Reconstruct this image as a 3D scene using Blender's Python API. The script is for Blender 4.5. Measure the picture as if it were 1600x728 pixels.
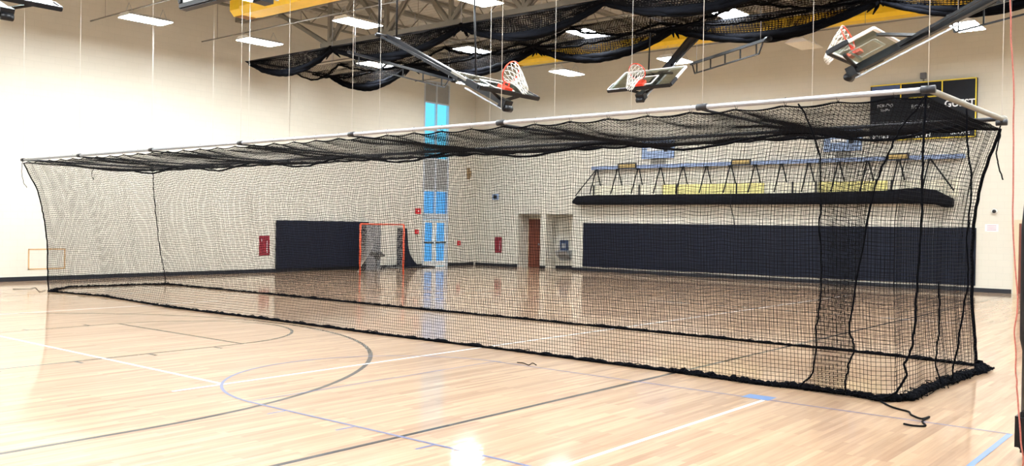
import bpy, bmesh, math, random
import numpy as np
from mathutils import Vector, Matrix
random.seed(7); rng = np.random.default_rng(5)
for o in list(bpy.data.objects): bpy.data.objects.remove(o)
SC = bpy.context.scene; COL = SC.collection

# ------------------------------------------------------------------ camera, world, exposure, light level
YAW, PIT, ROL, FPX, EYE = math.radians(39.353), math.radians(-.4696), math.radians(.909), 1420.1, 1.86
fw = np.array([-math.sin(YAW)*math.cos(PIT), math.cos(YAW)*math.cos(PIT), math.sin(PIT)])
r0 = np.array([math.cos(YAW), math.sin(YAW), 0.]); u0 = np.cross(r0, fw)
rx = math.cos(ROL)*r0 + math.sin(ROL)*u0; ux = -math.sin(ROL)*r0 + math.cos(ROL)*u0
cam = bpy.data.cameras.new('camera'); camo = bpy.data.objects.new('camera', cam); COL.objects.link(camo)
cam.sensor_width = 36; cam.lens = 36*FPX/1600; cam.clip_start = .05; cam.clip_end = 200
camo.matrix_world = Matrix(((rx[0], ux[0], -fw[0], 0), (rx[1], ux[1], -fw[1], 0), (rx[2], ux[2], -fw[2], EYE), (0, 0, 0, 1)))
SC.camera = camo
SC.view_settings.view_transform = 'Standard'; SC.view_settings.look = 'None'
SC.view_settings.gamma = 1; SC.view_settings.use_curve_mapping = False
SC.view_settings.exposure = 0.0
LAMP = 126.0                      # emission of every lit ceiling fixture
w = bpy.data.worlds.new('world'); SC.world = w; w.use_nodes = True
w.node_tree.nodes['Background'].inputs[0].default_value = (.14, .68, 1.0, 1)
w.node_tree.nodes['Background'].inputs[1].default_value = 1.45

EYEP = np.array([0, 0, EYE])
def pray(x, y): return rx*((x-800)/FPX) - ux*((y-364)/FPX) + fw
def at(ax, v, x, y):             # where the sight line through a photo point meets a wall/floor plane
    d = pray(x, y); t = (v-EYEP[ax])/d[ax]; return EYEP + t*d
def G(x, y): p = at(2, 0, x, y); return (p[0], p[1])

# ------------------------------------------------------------------ materials
def lin(c): return tuple(((v/255+.055)/1.055)**2.4 if v/255 > .04045 else v/255/12.92 for v in c)
def mat(name, rgb, rough=.5, metal=0., noise=0., nscale=6., spec=.5, coat=0., bump=0., bscale=40.):
    m = bpy.data.materials.new(name); m.use_nodes = True; N = m.node_tree.nodes; K = m.node_tree.links
    b = N['Principled BSDF']; c = lin(rgb)
    b.inputs['Base Color'].default_value = (*c, 1); b.inputs['Roughness'].default_value = rough
    b.inputs['Metallic'].default_value = metal; b.inputs['Specular IOR Level'].default_value = spec
    b.inputs['Coat Weight'].default_value = coat
    if noise or bump:
        tc = N.new('ShaderNodeTexCoord')
    if noise:
        n = N.new('ShaderNodeTexNoise'); n.inputs['Scale'].default_value = nscale; n.inputs['Detail'].default_value = 5
        K.new(tc.outputs['Object'], n.inputs['Vector'])
        r = N.new('ShaderNodeValToRGB'); K.new(n.outputs['Fac'], r.inputs['Fac'])
        r.color_ramp.elements[0].position = .3; r.color_ramp.elements[1].position = .7
        r.color_ramp.elements[0].color = (*[v*(1-noise) for v in c], 1); r.color_ramp.elements[1].color = (*[min(1, v*(1+noise)) for v in c], 1)
        K.new(r.outputs['Color'], b.inputs['Base Color'])
    if bump:
        n2 = N.new('ShaderNodeTexNoise'); n2.inputs['Scale'].default_value = bscale
        K.new(tc.outputs['Object'], n2.inputs['Vector'])
        bp = N.new('ShaderNodeBump'); bp.inputs['Strength'].default_value = bump; bp.inputs['Distance'].default_value = .01
        K.new(n2.outputs['Fac'], bp.inputs['Height']); K.new(bp.outputs['Normal'], b.inputs['Normal'])
    return m
def emis(name, col, s):
    m = bpy.data.materials.new(name); m.use_nodes = True; N = m.node_tree.nodes
    N.remove(N['Principled BSDF']); e = N.new('ShaderNodeEmission'); e.inputs[0].default_value = (*col, 1); e.inputs[1].default_value = s
    m.node_tree.links.new(e.outputs[0], N['Material Output'].inputs[0]); return m

def wall_mat(name, rgb, swap):
    m = bpy.data.materials.new(name); m.use_nodes = True; N = m.node_tree.nodes; K = m.node_tree.links
    b = N['Principled BSDF']; b.inputs['Roughness'].default_value = .62; b.inputs['Specular IOR Level'].default_value = .3
    tc = N.new('ShaderNodeTexCoord'); sp = N.new('ShaderNodeSeparateXYZ'); cb = N.new('ShaderNodeCombineXYZ')
    K.new(tc.outputs['Object'], sp.inputs[0]); K.new(sp.outputs[1 if swap else 0], cb.inputs[0]); K.new(sp.outputs[2], cb.inputs[1])
    br = N.new('ShaderNodeTexBrick'); br.inputs['Scale'].default_value = 1
    br.inputs['Brick Width'].default_value = .406; br.inputs['Row Height'].default_value = .203
    br.inputs['Mortar Size'].default_value = .005; br.inputs['Mortar Smooth'].default_value = .4
    c = lin(rgb)
    br.inputs['Color1'].default_value = (*c, 1); br.inputs['Color2'].default_value = (*[v*.975 for v in c], 1)
    br.inputs['Mortar'].default_value = (*[v*.90 for v in c], 1)
    K.new(cb.outputs[0], br.inputs['Vector']); K.new(br.outputs['Color'], b.inputs['Base Color'])
    bp = N.new('ShaderNodeBump'); bp.inputs['Strength'].default_value = .25; bp.inputs['Distance'].default_value = .004; bp.invert = True
    K.new(br.outputs['Fac'], bp.inputs['Height']); K.new(bp.outputs['Normal'], b.inputs['Normal'])
    return m

def floor_mat():
    m = bpy.data.materials.new('maple_strip_floor'); m.use_nodes = True; N = m.node_tree.nodes; K = m.node_tree.links
    b = N['Principled BSDF']
    tc = N.new('ShaderNodeTexCoord'); sp = N.new('ShaderNodeSeparateXYZ'); cb = N.new('ShaderNodeCombineXYZ')
    K.new(tc.outputs['Object'], sp.inputs[0]); K.new(sp.outputs[1], cb.inputs[0]); K.new(sp.outputs[0], cb.inputs[1])
    def brick(bw, rh, c1, c2, off, mort):
        br = N.new('ShaderNodeTexBrick'); br.inputs['Scale'].default_value = 1
        br.inputs['Brick Width'].default_value = bw; br.inputs['Row Height'].default_value = rh
        br.inputs['Mortar Size'].default_value = mort; br.inputs['Mortar Smooth'].default_value = .3
        br.offset = off; br.offset_frequency = 2; br.squash = 1
        br.inputs['Color1'].default_value = (*lin(c1), 1); br.inputs['Color2'].default_value = (*lin(c2), 1)
        br.inputs['Mortar'].default_value = (*lin((140, 112, 90)), 1)
        K.new(cb.outputs[0], br.inputs['Vector']); return br
    b1 = brick(1.15, .057, (186, 157, 127), (142, 114, 88), .37, .0009)
    b2 = brick(1.9, .114, (190, 159, 128), (156, 124, 97), .61, .0)
    mx = N.new('ShaderNodeMix'); mx.data_type = 'RGBA'; mx.inputs[0].default_value = .42
    K.new(b1.outputs['Color'], mx.inputs[6]); K.new(b2.outputs['Color'], mx.inputs[7])
    mp = N.new('ShaderNodeMapping'); mp.inputs['Scale'].default_value = (18, .9, 1); K.new(tc.outputs['Object'], mp.inputs[0])
    n = N.new('ShaderNodeTexNoise'); n.inputs['Scale'].default_value = 1.5; n.inputs['Detail'].default_value = 6; K.new(mp.outputs[0], n.inputs['Vector'])
    rp = N.new('ShaderNodeValToRGB'); rp.color_ramp.elements[0].position = .28; rp.color_ramp.elements[1].position = .62
    rp.color_ramp.elements[0].color = (.80, .72, .66, 1); rp.color_ramp.elements[1].color = (1, 1, 1, 1); K.new(n.outputs['Fac'], rp.inputs[0])
    mu = N.new('ShaderNodeMix'); mu.data_type = 'RGBA'; mu.blend_type = 'MULTIPLY'; mu.inputs[0].default_value = .8
    K.new(mx.outputs[2], mu.inputs[6]); K.new(rp.outputs[0], mu.inputs[7]); K.new(mu.outputs[2], b.inputs['Base Color'])
    b.inputs['Roughness'].default_value = .42; b.inputs['Specular IOR Level'].default_value = .25
    b.inputs['Coat Weight'].default_value = .85; b.inputs['Coat Roughness'].default_value = .07; b.inputs['Coat IOR'].default_value = 1.45
    n3 = N.new('ShaderNodeTexNoise'); n3.inputs['Scale'].default_value = 3.0; mp2 = N.new('ShaderNodeMapping'); mp2.inputs['Scale'].default_value = (6, .8, 1)
    K.new(tc.outputs['Object'], mp2.inputs[0]); K.new(mp2.outputs[0], n3.inputs['Vector'])
    bp = N.new('ShaderNodeBump'); bp.inputs['Strength'].default_value = .10; bp.inputs['Distance'].default_value = .006
    K.new(n3.outputs['Fac'], bp.inputs['Height']); K.new(bp.outputs['Normal'], b.inputs['Coat Normal'])
    return m
def paint(name, rgb):
    m = mat(name, rgb, .42, coat=.85); m.node_tree.nodes['Principled BSDF'].inputs['Coat Roughness'].default_value = .07; return m

M = dict(
    wallL=wall_mat('cream_painted_block', (211, 206, 192), True), wallB=wall_mat('cream_painted_block_back', (211, 206, 192), False),
    floor=floor_mat(), black_line=paint('floor_paint_charcoal', (12, 11, 15)), white_line=paint('floor_paint_white', (250, 250, 250)),
    blue_line=paint('floor_paint_blue_grey', (88, 98, 140)), blue_block=paint('floor_paint_blue', (84, 122, 172)),
    deck=mat('grey_roof_deck', (186, 183, 174), .6, noise=.05), steel=mat('grey_painted_steel', (130, 126, 116), .5, noise=.06),
    dark_steel=mat('dark_steel', (30, 31, 36), .45, .2, noise=.2), black=mat('black_paint', (12, 13, 17), .4, spec=.3, noise=.2),
    net=mat('black_twine', (8, 8, 11), .9, spec=.1, noise=.2, nscale=30), netbunch=mat('black_bunched_net', (7, 8, 12), .95, spec=.05, noise=.4, nscale=40, bump=.8),
    galv=mat('galvanised_pipe', (178, 182, 190), .35, .75, noise=.08, nscale=20), navy=mat('navy_vinyl_pad', (13, 19, 36), .5, spec=.25, noise=.12, nscale=2.5, bump=.15, bscale=60),
    rubber=mat('black_rubber_base', (12, 15, 26), .5, noise=.15), door=mat('brown_wood_door', (112, 54, 36), .45, noise=.15, nscale=3),
    doorframe=mat('beige_door_frame', (206, 190, 160), .5, noise=.03), yellow=mat('yellow_duct', (250, 208, 40), .4, noise=.05),
    yellowdk=mat('yellow_grille', (150, 104, 20), .5, noise=.1), white=mat('white_enamel', (232, 232, 230), .4, noise=.02),
    orange=mat('orange_steel', (214, 84, 48), .45, noise=.1), rim=mat('orange_red_rim', (222, 62, 34), .4, noise=.1), whitenet=mat('white_cord', (224, 220, 212), .8, noise=.05),
    red=mat('dark_red_sign', (130, 22, 38), .5, noise=.08), redbright=mat('red_alarm_housing', (206, 34, 40), .4, noise=.08),
    redrope=mat('orange_red_rope', (176, 104, 92), .8, noise=.2, nscale=60), tan=mat('tan_wood_strip', (198, 160, 112), .5, noise=.1),
    frame=mat('aluminium_frame', (205, 212, 220), .35, .3, noise=.03), spandrel=mat('grey_spandrel', (150, 150, 148), .5, noise=.05),
    bluebeam=mat('blue_beam', (128, 146, 182), .5, noise=.06), curtain=mat('black_curtain_roll', (17, 18, 24), .85, spec=.15, noise=.35, nscale=8, bump=.5, bscale=12),
    ban_w=mat('cream_panel', (230, 224, 200), .6, noise=.04), ban_y=mat('pale_yellow_panel', (236, 226, 150), .6, noise=.05),
    board=mat('scoreboard_black', (10, 15, 25), .5, spec=.3, noise=.15), board_hi=mat('scoreboard_panel', (70, 88, 130), .3, noise=.1),
    trimy=mat('scoreboard_yellow_trim', (232, 206, 60), .5, noise=.05), text=mat('white_lettering', (225, 228, 232), .5, noise=.02),
    goldsign=mat('gold_sign', (176, 150, 90), .5, noise=.1), bluebox=mat('blue_grey_panel', (138, 160, 196), .4, noise=.15),
    greyfab=mat('grey_fabric', (104, 106, 110), .8, noise=.1), steel_lt=mat('stainless_steel', (176, 180, 186), .3, .8, noise=.05),
    fount=mat('fountain_blue_panel', (56, 72, 104), .4, noise=.1), lens_off=mat('unlit_lens', (226, 220, 204), .5, noise=.02),
    brown=mat('brown_fixture', (150, 124, 88), .6, noise=.1), poster=mat('pale_notice', (226, 220, 226), .6, noise=.03),
    lit=emis('lit_lens', (.92, .97, 1.0), LAMP))
def glass(name, rgb, tint=.0):
    m = bpy.data.materials.new(name); m.use_nodes = True; N = m.node_tree.nodes; K = m.node_tree.links; N.remove(N['Principled BSDF'])
    t = N.new('ShaderNodeBsdfTransparent'); t.inputs[0].default_value = (*rgb, 1); g = N.new('ShaderNodeBsdfGlossy'); g.inputs['Roughness'].default_value = .04
    lw = N.new('ShaderNodeLayerWeight'); lw.inputs[0].default_value = .5; pw = N.new('ShaderNodeMath'); pw.operation = 'POWER'; pw.inputs[1].default_value = 4
    K.new(lw.outputs['Facing'], pw.inputs[0]); f = N.new('ShaderNodeMath'); f.operation = 'MULTIPLY_ADD'; f.inputs[1].default_value = .7; f.inputs[2].default_value = .05; K.new(pw.outputs[0], f.inputs[0]); x = N.new('ShaderNodeMixShader')
    K.new(f.outputs[0], x.inputs[0]); K.new(t.outputs[0], x.inputs[1]); K.new(g.outputs[0], x.inputs[2]); K.new(x.outputs[0], N['Material Output'].inputs[0])
    return m
M['glass_board'] = glass('backboard_glass', (.80, .86, .84)); M['pane'] = glass('window_glass', (.96, 1, 1)); M['pane_blue'] = glass('tinted_door_glass', (.80, .78, .92))

# ------------------------------------------------------------------ mesh helpers
def empty(name, loc=(0, 0, 0)):
    o = bpy.data.objects.new(name, None); COL.objects.link(o); o.location = loc; o.empty_display_size = .2; return o
def tag(o, label=None, cat=None, group=None, kind=None):
    if label: o['label'] = label
    if cat: o['category'] = cat
    if group: o['group'] = group
    if kind: o['kind'] = kind
    return o
def link(name, me, m, parent=None):
    o = bpy.data.objects.new(name, me); COL.objects.link(o)
    if m is not None: me.materials.append(m)
    if parent is not None:
        o.parent = parent; o.matrix_parent_inverse = Matrix.Translation(-Vector(parent.location))
    return o
def npmesh(name, V, Q, m, parent=None, smooth=False):
    V = np.asarray(V, np.float32).reshape(-1, 3); Q = np.asarray(Q, np.int32).reshape(-1, 4)
    me = bpy.data.meshes.new(name); me.vertices.add(len(V)); me.vertices.foreach_set('co', V.ravel())
    me.loops.add(Q.size); me.loops.foreach_set('vertex_index', Q.ravel()); me.polygons.add(len(Q))
    me.polygons.foreach_set('loop_start', np.arange(0, Q.size, 4, dtype=np.int32)); me.polygons.foreach_set('loop_total', np.full(len(Q), 4, np.int32))
    me.update(calc_edges=True)
    if smooth: me.polygons.foreach_set('use_smooth', np.ones(len(Q), bool))
    return link(name, me, m, parent)
class MB:
    def __init__(s): s.V = []; s.F = []; s.S = []
    def add(s, vs, fs, sm=False):
        n = len(s.V); s.V += [tuple(map(float, v)) for v in vs]; s.F += [tuple(i+n for i in f) for f in fs]; s.S += [sm]*len(fs); return s
    def box(s, a, b):
        x0, y0, z0 = [min(p, q) for p, q in zip(a, b)]; x1, y1, z1 = [max(p, q) for p, q in zip(a, b)]
        return s.add([(x0,y0,z0),(x1,y0,z0),(x1,y1,z0),(x0,y1,z0),(x0,y0,z1),(x1,y0,z1),(x1,y1,z1),(x0,y1,z1)],
                     [(0,3,2,1),(4,5,6,7),(0,1,5,4),(1,2,6,5),(2,3,7,6),(3,0,4,7)])
    def bar(s, a, b, wd, ht, up=(0, 0, 1)):          # rectangular bar from a to b
        a = np.array(a, float); b = np.array(b, float); d = (b-a)/np.linalg.norm(b-a); up = np.array(up, float)
        if abs(d@up) > .98: up = np.array([1., 0, 0])
        sd = np.cross(d, up); sd /= np.linalg.norm(sd); u = np.cross(sd, d)
        vs = [p + sd*i*wd/2 + u*j*ht/2 for p in (a, b) for i, j in ((-1,-1),(1,-1),(1,1),(-1,1))]
        return s.add(vs, [(0,1,2,3),(7,6,5,4),(0,4,5,1),(1,5,6,2),(2,6,7,3),(3,7,4,0)])
    def tube(s, pts, r, n=8):
        P = np.array(pts, float); R = np.broadcast_to(np.array(r, float), (len(P),))
        T = np.gradient(P, axis=0); T /= np.linalg.norm(T, axis=1)[:, None]+1e-9
        ref = np.array([0, 0, 1.]) if abs(T[:, 2]).mean() < .8 else np.array([0, 1., 0])
        B = np.cross(T, ref); B /= np.linalg.norm(B, axis=1)[:, None]+1e-9; Nn = np.cross(B, T)
        a = np.arange(n)*2*math.pi/n
        V = P[:, None] + R[:, None, None]*(B[:, None]*np.cos(a)[None, :, None] + Nn[:, None]*np.sin(a)[None, :, None])
        F = [(i*n+j, i*n+(j+1) % n, (i+1)*n+(j+1) % n, (i+1)*n+j) for i in range(len(P)-1) for j in range(n)]
        F += [tuple(range(n))[::-1], tuple((len(P)-1)*n+j for j in range(n))]
        return s.add(V.reshape(-1, 3), F, True)
    def prism(s, poly, off):                         # closed outline (3-D points) extruded by a vector
        n = len(poly); off = np.array(off, float); vs = [np.array(p, float) for p in poly]; vs += [v+off for v in vs]
        return s.add(vs, [tuple(range(n))[::-1], tuple(range(n, 2*n))] + [(i, (i+1) % n, n+(i+1) % n, n+i) for i in range(n)])
    def build(s, name, m, parent=None, bevel=0):
        me = bpy.data.meshes.new(name); me.from_pydata(s.V, [], s.F)
        me.polygons.foreach_set('use_smooth', s.S)
        bm = bmesh.new(); bm.from_mesh(me); bmesh.ops.recalc_face_normals(bm, faces=bm.faces)
        if bevel: bmesh.ops.bevel(bm, geom=list(bm.edges), offset=bevel, segments=2, affect='EDGES', clamp_overlap=True)
        bm.to_mesh(me); bm.free()
        return link(name, me, m, parent)
def spline(pts, n=6):
    P = [np.array(p, float) for p in pts]; P = [2*P[0]-P[1]] + P + [2*P[-1]-P[-2]]; out = []
    for i in range(1, len(P)-2):
        for k in range(n):
            t = k/n; a, b, c, d = P[i-1:i+3]
            out.append(.5*((2*b)+(c-a)*t+(2*a-5*b+4*c-d)*t*t+(3*b-a-3*c+d)*t**3))
    out.append(P[-2]); return np.array(out)
def wig(P, amp, seed=0):
    r = np.random.default_rng(seed); P = np.array(P, float); n = r.normal(size=P.shape)
    k = np.array([1, 2, 1.])/4
    for a in range(3): n[:, a] = np.convolve(np.pad(n[:, a], 1, 'edge'), k, 'valid')
    n[0] = 0; n[-1] = 0
    return P + n*amp
def strand_tubes(S, r):                              # S (m, n, 3): m strands of n points, three-sided twine
    S = np.asarray(S, float); T = np.gradient(S, axis=1); T /= np.linalg.norm(T, axis=2)[..., None]+1e-9
    ref = np.array([.31, .52, .79]); B = np.cross(T, ref); B /= np.linalg.norm(B, axis=2)[..., None]+1e-9; Nn = np.cross(B, T)
    V = np.stack([S + r*(B*math.cos(a)+Nn*math.sin(a)) for a in (0, 2.094, 4.189)], axis=2)
    m, n = S.shape[:2]; idx = np.arange(m*n*3).reshape(m, n, 3); Q = []
    for j in range(3):
        k = (j+1) % 3; Q.append(np.stack([idx[:, :-1, j], idx[:, :-1, k], idx[:, 1:, k], idx[:, 1:, j]], -1).reshape(-1, 4))
    return V.reshape(-1, 3), np.concatenate(Q)
def net_sheet(name, P, r, m, parent):                # P (nu, nv, 3) knot grid
    V1, Q1 = strand_tubes(P, r); V2, Q2 = strand_tubes(P.transpose(1, 0, 2), r)
    return npmesh(name, np.concatenate([V1, V2]), np.concatenate([Q1, Q2+len(V1)]), m, parent)
def smooth_noise(shape, cells, seed):
    r = np.random.default_rng(seed); g = r.normal(size=(cells[0]+2, cells[1]+2))
    u = np.linspace(0, cells[0], shape[0]); v = np.linspace(0, cells[1], shape[1])
    iu = u.astype(int); iv = v.astype(int); fu = (u-iu); fv = (v-iv); fu = fu*fu*(3-2*fu); fv = fv*fv*(3-2*fv)
    a = g[np.ix_(iu, iv)]; b = g[np.ix_(iu+1, iv)]; c = g[np.ix_(iu, iv+1)]; d = g[np.ix_(iu+1, iv+1)]
    return (a*(1-fu)[:, None]+b*fu[:, None])*(1-fv)[None] + (c*(1-fu)[:, None]+d*fu[:, None])*fv[None]
def text_mesh(name, s, size, loc, rot, m, parent):
    c = bpy.data.curves.new(name, 'FONT'); c.body = s; c.size = size; c.extrude = .004; c.offset = size*.02; c.align_x = 'CENTER'; c.align_y = 'CENTER'; c.resolution_u = 3
    o = bpy.data.objects.new(name, c); COL.objects.link(o); bpy.context.view_layer.update()
    me = bpy.data.meshes.new_from_object(o.evaluated_get(bpy.context.evaluated_depsgraph_get())); bpy.data.objects.remove(o)
    me.name = name; me.transform(Matrix.Translation(Vector(loc)) @ Matrix.Rotation(rot[2], 4, 'Z') @ Matrix.Rotation(rot[0], 4, 'X') @ Matrix.Rotation(rot[1], 4, 'Z'))
    me.materials.clear(); return link(name, me, m, parent)

XL, XR, YN, YF, ZC = -28.0, 8.0, -9.0, 31.5, 9.9
# ------------------------------------------------------------------ floor with its painted court lines
def build_floor():
    V = [(XL-.3, YN-.3, 0), (XR+.3, YN-.3, 0), (XR+.3, YF+2.2, 0), (XL-.3, YF+2.2, 0)]; F = [(0, 1, 2, 3)]; mi = [0]
    def quad(a, b, c, d, k, z):
        n = len(V); V.extend([(*a, z), (*b, z), (*c, z), (*d, z)]); F.append((n, n+1, n+2, n+3)); mi.append(k)
    def strip(pts, wd, k, z):
        P = np.array(pts, float); T = np.gradient(P, axis=0); T /= np.linalg.norm(T, axis=1)[:, None]; Nn = np.stack([-T[:, 1], T[:, 0]], 1)*wd/2
        for i in range(len(P)-1): quad(P[i]-Nn[i], P[i+1]-Nn[i+1], P[i+1]+Nn[i+1], P[i]+Nn[i], k, z)
    def arc(cx, cy, r, a0, a1, n=48): return [(cx+r*math.cos(math.radians(a0+(a1-a0)*i/n)), cy+r*math.sin(math.radians(a0+(a1-a0)*i/n))) for i in range(n+1)]
    bl, wh, bu, bb = 1, 2, 3, 4
    strip([(-5.76, YN+1), (-5.76, 30.3)], .062, bl, .0012)
    strip([(-7.62, -3), (-7.62, 4.15)] , .062, bl, .0012); strip(arc(-13.65, 4.15, 6.03, 0, 180, 96), .062, bl, .0012); strip([(-19.68, 4.15), (-19.68, -3)], .062, bl, .0012)
    strip([(-11.88, -3), (-11.88, 8.08)], .05, bl, .0012); strip([(-15.68, -3), (-15.68, 8.08)], .05, bl, .0012)
    strip([(-15.68, 8.08), (-11.88, 8.08)], .05, bl, .0013); strip(arc(-13.78, 8.08, 1.875, 0, 180), .05, bl, .0012)
    for y in (3.5, 4.55, 5.55, 6.56, 7.58):
        strip([(-11.88, y), (-11.66, y)], .05, bl, .0013); strip([(-15.68, y), (-15.9, y)], .05, bl, .0013)
    strip([(-24.6, 5.93), (-9.05, 5.93)], .05, wh, .0020); strip([(-9.08, 5.3), (-9.08, 27)], .05, wh, .0021)
    strip([(-18.62, -3), (-18.62, 12)], .045, wh, .0018); strip([(-22.9, -3), (-22.9, 27)], .04, bl, .0016)
    strip([(-4.13, -2), (-4.13, 9.4)], .045, wh, .0018)
    strip([(-22.9, 27), (-5.0, 27)], .05, bl, .0016); strip([(-12.0, 20.2), (-4.5, 20.2)], .05, wh, .0018)
    strip([(-8.0, 5.53), (-1.74, 5.53)], .036, bu, .0024); strip([(-8.0, 9.45), (-1.74, 9.45)], .03, bu, .0024)
    strip([(-8.02, 5.53), (-8.02, 9.45)], .022, bu, .0023); strip(arc(-7.92, 7.5, 1.97, 90, 270), .036, bu, .0025)
    strip([(-1.74, 1), (-1.74, 9.45)], .05, bb, .0024); strip([(-4.4, 9.53), (-4.08, 9.53)], .24, bb, .0026)
    for x in (-7.37, -6.35, -5.34, -3.3): strip([(x, 5.53), (x, 5.3)], .03, bu, .0025)
    me = bpy.data.meshes.new('floor'); me.from_pydata(V, [], F)
    for k in ('floor', 'black_line', 'white_line', 'blue_line', 'blue_block'): me.materials.append(M[k])
    me.polygons.foreach_set('material_index', mi)
    o = bpy.data.objects.new('floor', me); COL.objects.link(o); tag(o, 'glossy maple strip gym floor with painted court lines', 'floor', kind='structure')
build_floor()

# ------------------------------------------------------------------ walls, ceiling
def struct(o, label, cat): return tag(o, label, cat, kind='structure')
WY0, WY1, WZ = 28.12, 29.72, 8.15                    # tall window and door opening in the left wall
b = MB().box((XL-.3, YN-.3, 0), (XL, 20.95, ZC)).box((XL-.3, 21.55, 0), (XL-.12, WY0, ZC)).box((XL-.3, WY1, 0), (XL-.12, YF+.3, ZC)).box((XL-.3, WY0, WZ), (XL-.12, WY1, ZC))
b.box((XL-.3, 20.95, 0), (XL+.02, 21.55, ZC))
struct(b.build('wall_left', M['wallL']), 'cream painted block wall at left, brightly lit', 'wall')
AX0, AX1, AZ, AD = -25.5, -22.52, 2.38, 32.3         # door alcove in the back wall
b = MB().box((XL-.3, YF, 0), (AX0, YF+.25, ZC)).box((AX1, YF, 0), (XR+.3, YF+.25, ZC)).box((AX0, YF, AZ), (AX1, YF+.25, ZC))
b.box((AX0-.2, YF+.25, 0), (AX0, AD, AZ+.2)).box((AX1, YF+.25, 0), (AX1+.2, AD, AZ+.2)).box((AX0-.2, AD, 0), (AX1+.2, AD+.2, AZ+.2)).box((AX0, YF+.25, AZ), (AX1, AD, AZ+.2))
b.box((-24.25, YF+.02, 0), (-23.95, YF+.5, AZ))
struct(b.build('wall_back', M['wallB']), 'cream painted block wall behind the cage', 'wall')
struct(MB().box((XR, YN-.3, 0), (XR+.3, YF+.3, ZC)).build('wall_right', M['wallL']), 'cream block wall right of the frame', 'wall')
struct(MB().box((XL-.3, YN-.3, 0), (XR+.3, YN, ZC)).build('wall_front', M['wallB']), 'cream block wall behind the viewer', 'wall')
V = []; k = 0
ys = []
y = YN-.3
while y < YF+.3: ys += [(y, 0), (y+.17, 0), (y+.19, .10), (y+.28, .10)]; y += .30
V = [(x, yy, ZC-.02+zz) for yy, zz in ys for x in (XL-.3, XR+.3)]
Q = [(2*i, 2*i+1, 2*i+3, 2*i+2) for i in range(len(ys)-1)]
ceil = npmesh('ceiling', V, Q, M['deck']); struct(ceil, 'corrugated grey metal roof deck on open steel joists', 'ceiling')
MB().box((XL-.3, YN-.3, ZC+.10), (XR+.3, YF+2.3, ZC+.25)).build('roof_slab', M['deck'], ceil)
def joist(x):
    b = MB(); z0, z1 = 9.12, 9.84
    for z in (z0, z1):
        for s in (-.05, .05): b.bar((x+s, YN, z), (x+s, YF, z), .05, .06)
    y = YN; i = 0
    while y < YF-.7:
        b.bar((x, y, z1 if i % 2 else z0), (x, y+.75, z0 if i % 2 else z1), .03, .03); y += .75; i += 1
    return b
x = -26.9
while x < 7.5: joist(x).build('roof_joist', M['steel'], ceil); x += 1.95
def girder(y, zb=7.52, zt=8.95):
    b = MB(); X0 = -23.0
    for s in (-.09, .09): b.bar((X0-.3, y+s, zb), (XR, y+s, zb), .11, .13)
    for s in (-.09, .09): b.bar((XL-.1, y+s, zt), (XR, y+s, zt), .13, .16)
    x = X0
    b.bar((X0, y, zb), (-25.6, y, zt-.1), .13, .12)
    while x < XR:
        b.bar((x, y, zb), (x, y, zt), .11, .11)
        for s in (-.06, .06): b.bar((x, y+s, zb), (x+1.28, y+s, zt), .05, .11)
        b.bar((x+2.65, y, zb), (x+1.32, y, zt), .13, .12); x += 2.65
    return b
for y in (18.72, 8.0, -2.5): girder(y).build('girder_truss', M['steel'], ceil)
# baseboards
struct(MB().box((XL, YN, 0), (XL+.015, 20.95, .13)).box((XL+.0, 20.95, 0), (XL+.035, 21.55, .13)).box((XL-.12, 21.55, 0), (XL-.105, WY0, .13)).box((XL-.12, WY1, 0), (XL-.105, YF, .13)).build('baseboard_left', M['rubber']), 'black rubber baseboard along left wall', 'baseboard')
b = MB().box((XL, YF-.015, 0), (AX0, YF, .13)).box((AX1, YF-.015, 0), (-5.85, YF, .13)).box((-24.25, YF+.005, 0), (-23.95, YF+.02, .13)).box((-23.95, AD-.015, 0), (AX1, AD, .13)).box((-4.6, YF-.015, 0), (XR, YF, .13))
struct(b.build('baseboard_back', M['rubber']), 'black rubber baseboard along back wall', 'baseboard')

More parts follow.
